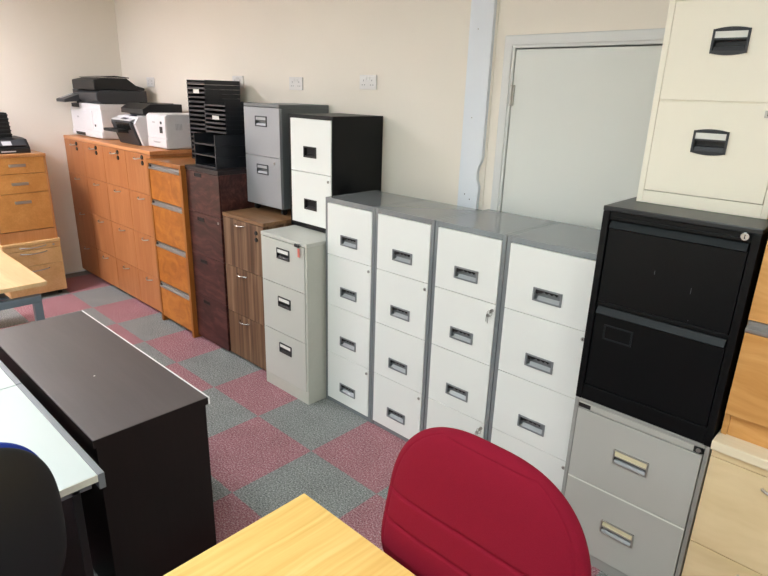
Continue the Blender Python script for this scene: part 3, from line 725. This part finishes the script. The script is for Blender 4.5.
# black device on the left cabinet
t = thing('printer', 'black desktop printer with a ribbed upright paper tray, on the golden beech cabinet', 'printer', (-2.83, -.27, 1.286), R90)
b = B(); b.prism([(-.19, 0), (.19, 0), (.19, .12), (-.02, .12), (-.12, .112), (-.19, .045)], 'x', -.21, .165); b.build('body', M['bplast'], t, .006)
B().hexa([(-.2, -.185, .062), (.14, -.185, .062), (.14, -.13, .107), (-.2, -.13, .107), (-.2, -.188, .066), (.14, -.188, .066), (.14, -.133, .111), (-.2, -.133, .111)]).build('control_panel', M['dplast'], t, .001)
B().hexa([(-.04, -.1862, .068), (.03, -.1862, .068), (.03, -.15, .098), (-.04, -.15, .098), (-.04, -.189, .07), (.03, -.189, .07), (.03, -.153, .1), (-.04, -.153, .1)]).build('display', M['pgrey'], t, 0)
B().box(-.06, .05, -.193, -.189, .012, .022).build('badge_strip', M['pgrey'], t, 0)
b = B(); b.prism([(-.02, .12), (.13, .12), (.15, .325), (.03, .325)], 'x', -.21, .085)
for k in range(6):
    zz = .14+k*.032; y0 = -.02+.05*(zz-.12)/.205
    b.box(-.212, .087, y0-.012, y0+.01, zz, zz+.012)
b.build('paper_tray', M['bplast'], t, .002)

# ------------------------------------------------------------------ far left beech desk
t = thing('desk', 'pale beech desk with a grey metal frame near the left wall', 'desk', (-1.43, -1.1, 0))
B().box(-.79, .79, -.4, .4, .705, .73).build('desk_top', M['deskbeech'], t, .002)
for sx in (-1, 1):
    x0, x1 = (.73, .775) if sx > 0 else (-.775, -.73)
    b = B(); b.box(x0, x1, -.36, .36, .60, .645); b.build('side_rail', M['legmetal'], t, .003)
    for sy in (-1, 1):
        y0, y1 = (.315, .36) if sy > 0 else (-.36, -.315)
        B().box(x0, x1, y0, y1, 0, .60).build('leg', M['legmetal'], t, .003)
B().box(-.73, .73, -.05, .2, .645, .66).box(-.7, .775, .1, .15, .66, .705).box(-.7, .775, -.25, -.2, .645, .705).build('frame_beam', M['legmetal'], t, .002)

# ------------------------------------------------------------------ wenge cupboard
t = thing('low_cupboard', 'low dark wenge cupboard with a white strip along its back edge', 'cupboard', (.651, -.955, 0))
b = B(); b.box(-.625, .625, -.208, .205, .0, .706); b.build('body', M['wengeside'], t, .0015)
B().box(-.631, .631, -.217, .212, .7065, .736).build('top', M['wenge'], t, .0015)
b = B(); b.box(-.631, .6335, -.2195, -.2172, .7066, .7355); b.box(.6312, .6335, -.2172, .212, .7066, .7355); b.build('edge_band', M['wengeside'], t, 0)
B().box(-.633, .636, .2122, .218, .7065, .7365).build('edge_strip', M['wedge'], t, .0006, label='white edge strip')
B().box(-.01, .02, .2175, .235, .69, .712).build('bracket', M['bplast'], t, .001)
B().box(.6255, .629, .19, .205, 0.001, .02).build('foot', M['wedge'], t, .0006)

B().cyl((.16, -.03, .7361), .004, .0004, 'z', 10).build('paint_spot', M['wedge'], t, 0)

# ------------------------------------------------------------------ white desks
def white_desk(label, x0, x1, end=True):
    t = thing('desk', label, 'desk', ((x0+x1)/2, -2.02, 0), 0, 'white office desks')
    cx = (x0+x1)/2
    B((-cx, 2.02, 0)).box(x0, x1, -2.8, -1.2285, .697, .722).build('desk_top', M['whitedesk'], t, .0015)
    e = x1 if end else x0; s_ = 1 if end else -1
    B((-cx, 2.02, 0)).box(min(e, e+s_*.0025), max(e, e+s_*.0025), -2.8, -1.2285, .6975, .7215).build('front_edge', M['whiteedge'], t, 0)
    b = B((-cx, 2.02, 0)); b.box(x0, x1+(.004 if end else 0), -1.228, -1.208, .668, .7235); b.build('end_rail', M['deskmetal'], t, .0015)
    B((-cx, 2.02, 0)).box(min(e-s_*.03, e-s_*.06), max(e-s_*.03, e-s_*.06), -2.8, -1.24, .66, .695).build('frame_beam', M['deskmetal'], t, .0015)
    B((-cx, 2.02, 0)).box(x0+.02, x1-.03, -1.30, -1.275, 0, .69).build('shade_end_panel', M['bplast'], t, .001)  # black panel added in place of the dark shade under the desk
    B((-cx, 2.02, 0)).box(x0+.02, x1-.03, -2.79, -2.765, 0, .69).build('shade_end_panel', M['bplast'], t, .001)
    B((-cx, 2.02, 0)).box((x0+.02 if end else x1-.045), (x0+.045 if end else x1-.02), -2.76, -1.305, .25, .69).build('modesty_panel', M['bplast'], t, .001)
    return t
white_desk('white desk with a grey end rail, beside the dark office chair', .656, 1.455, True)
white_desk('white desk farther from the dark office chair, at the left edge', -.14, .65, False)

# ------------------------------------------------------------------ yellow oak desk
t = thing('desk', 'yellow oak desk whose corner points at the carpet, in the foreground', 'desk', (1.98+.3, -.83-.8, 0))
B().box(-.3, .3, -.8, .8, .705, .73).build('desk_top', M['oak'], t, .002)
for sy in (-1, .43):
    B().box(-.26, .26, sy*.70-.02, sy*.70+.02, .655, .704).build('cross_rail', M['deskmetal'], t, .002)
    for sx in (-1, 1):
        B().box(sx*.25-.02, sx*.25+.02, sy*.70-.02, sy*.70+.02, 0, .654).build('leg', M['deskmetal'], t, .002)

# ------------------------------------------------------------------ chairs
def pad(t, name, m, w0, w1, h, thick, p=3.2, conc=.02, lean=0, z0=0, seams=(), rim=.0, nu=48, nv=64, yoff=0, flat=False, back_bulge=.35, label=None, topr=None):
    """cushion; faces -y (front), rises along z. w0/w1 half widths bottom/top"""
    bm = bmesh.new()
    def hw(v):
        base = w0+(w1-w0)*v
        s_ = 2*v-1
        pp = topr if (topr and s_ > 0) else p
        return base*max(0, 1-abs(s_)**pp)**(1/pp)
    vs = [.5-.5*math.cos(math.pi*j/nv) for j in range(nv+1)]
    us = [math.sin(math.pi/2*(2*i/nu-1)) for i in range(nu+1)]
    def side(front):
        G = []
        for j in range(1, nv):
            v = vs[j]; row = []
            H = hw(v)
            for i in range(nu+1):
                u = us[i]; x = H*u
                ev = 1-abs(2*v-1)**5; eu = 1-abs(u)**5
                f = (max(ev, 0)*max(eu, 0))**.5
                th = thick/2*f
                z = h*v
                if front:
                    y = -th
                    for zs in seams: y += .009*math.exp(-((z-zs)/.0045)**2)*f
                    if rim:
                        e = min(H-abs(x), h-z, z)
                        y += .003*math.exp(-((e-rim)/.0025)**2)
                else: y = th*back_bulge*2
                y -= conc*(x/max(w0, .01))**2
                y += lean*z/h
                row.append(bm.verts.new((x, y+yoff, z+z0)))
            G.append(row)
        return G
    F, K = side(True), side(False)
    for j in range(len(F)-1):
        for i in range(nu):
            bm.faces.new([F[j][i], F[j][i+1], F[j+1][i+1], F[j+1][i]]); bm.faces.new([K[j][i+1], K[j][i], K[j+1][i], K[j+1][i+1]])
        bm.faces.new([F[j][0], F[j+1][0], K[j+1][0], K[j][0]]); bm.faces.new([F[j][-1], K[j][-1], K[j+1][-1], F[j+1][-1]])
    for j in (0, -1):
        for i in range(nu): bm.faces.new([F[j][i], F[j][i+1], K[j][i+1], K[j][i]])
    bmesh.ops.remove_doubles(bm, verts=bm.verts, dist=1e-6)
    bmesh.ops.recalc_face_normals(bm, faces=bm.faces)
    me = bpy.data.meshes.new(name); bm.to_mesh(me); bm.free(); me.materials.append(m)
    for q in me.polygons: q.use_smooth = True
    o = bpy.data.objects.new(name, me); COL.objects.link(o); o.parent = t
    if label: o['label'] = label
    return o
def office_base(t, seat_m, seat_z=.47):
    o = pad(t, 'seat', seat_m, .24, .23, .46, .075, p=4, conc=.0, z0=-.23)
    o.rotation_euler = (math.radians(90), 0, 0); o.location = (0, -.25, seat_z)
    B().cyl((0, -.25, .12), .026, .30, 'z').box(-.09, .09, -.36, -.14, .405, .43).build('gas_column', M['bplast'], t, .002)
    for k in range(5):
        a = 2*math.pi*k/5+.3; c, s_ = math.cos(a), math.sin(a)
        leg = B((0, -.25, 0)).tube([(c*.02, s_*.02, .115), (c*.15, s_*.15, .105), (c*.28, s_*.28, .07)], .018, 10).build('leg', M['bplast'], t, 0, smooth=True)
        B((c*.28, s_*.28-.25, 0)).cyl((-.018, 0, .027), .026, .036, 'x', 20).build('castor', M['rubber'], leg, .003)
# red chair: faces -y, tucked against the oak desk
t = thing('office_chair', 'red fabric office chair pushed up to the yellow oak desk', 'office chair', (2.532, -.745, 0), 0)
pad(t, 'backrest', M['redfab'], .31, .262, .495, .085, p=5.5, conc=.005, lean=.05, z0=.615, seams=(.258, .168), rim=.024, yoff=-.015, topr=2.7, nv=220, nu=120)
B().prism([(.02, .44), (.05, .40), (.065, .42), (.065, .80), (.045, .82), (.03, .80), (.035, .46)], 'x', -.04, .04).box(-.04, .04, -.2, .05, .40, .415).build('back_support', M['bplast'], t, .003)
office_base(t, M['redfab'])
# dark chair: faces -x
t = thing('office_chair', 'dark office chair with a black shell back and blue fabric edge', 'office chair', (1.585, -1.612, -.0), math.radians(-90))
pad(t, 'backrest', M['bluefab'], .238, .236, .58, .06, p=2.8, conc=.03, lean=.02, z0=.465, topr=2.7)
pad(t, 'back_shell', M['shellblk'], .240, .238, .583, .03, p=2.8, conc=.03, lean=.02, z0=.464, yoff=.036, topr=2.7, back_bulge=.6)
B().prism([(.05, .44), (.06, .40), (.085, .42), (.09, .70), (.06, .72)], 'x', -.035, .035).box(-.035, .035, -.2, .06, .40, .415).build('back_support', M['bplast'], t, .003)
office_base(t, M['bluefab'])

# ------------------------------------------------------------------ camera
cp, yaw, pitch, roll, f = (3.13424, -1.74364, 1.87951), -.750672, .325834, .030679, 581.01
cy, sy, cpp, sp = math.cos(yaw), math.sin(yaw), math.cos(pitch), math.sin(pitch)
fwd = Vector((sy*cpp, cy*cpp, -sp)); right = Vector((cy, -sy, 0)); up = right.cross(fwd)
r2 = right*math.cos(roll)+up*math.sin(roll); u2 = -right*math.sin(roll)+up*math.cos(roll)
cam = bpy.data.cameras.new('camera'); co = bpy.data.objects.new('camera', cam); COL.objects.link(co)
mw = Matrix((r2, u2, -fwd)).transposed().to_4x4(); mw.translation = Vector(cp); co.matrix_world = mw
cam.sensor_width = 36; cam.lens = f/768*36; cam.clip_start = .05
S.camera = co

# ------------------------------------------------------------------ world, view
w = bpy.data.worlds.new('world'); S.world = w; w.use_nodes = True
w.node_tree.nodes['Background'].inputs[0].default_value = (.9, .93, 1, 1); w.node_tree.nodes['Background'].inputs[1].default_value = .3
S.view_settings.view_transform = 'Standard'; S.view_settings.look = 'None'; S.view_settings.gamma = 1
S.view_settings.use_curve_mapping = False
S.view_settings.exposure = 1.4
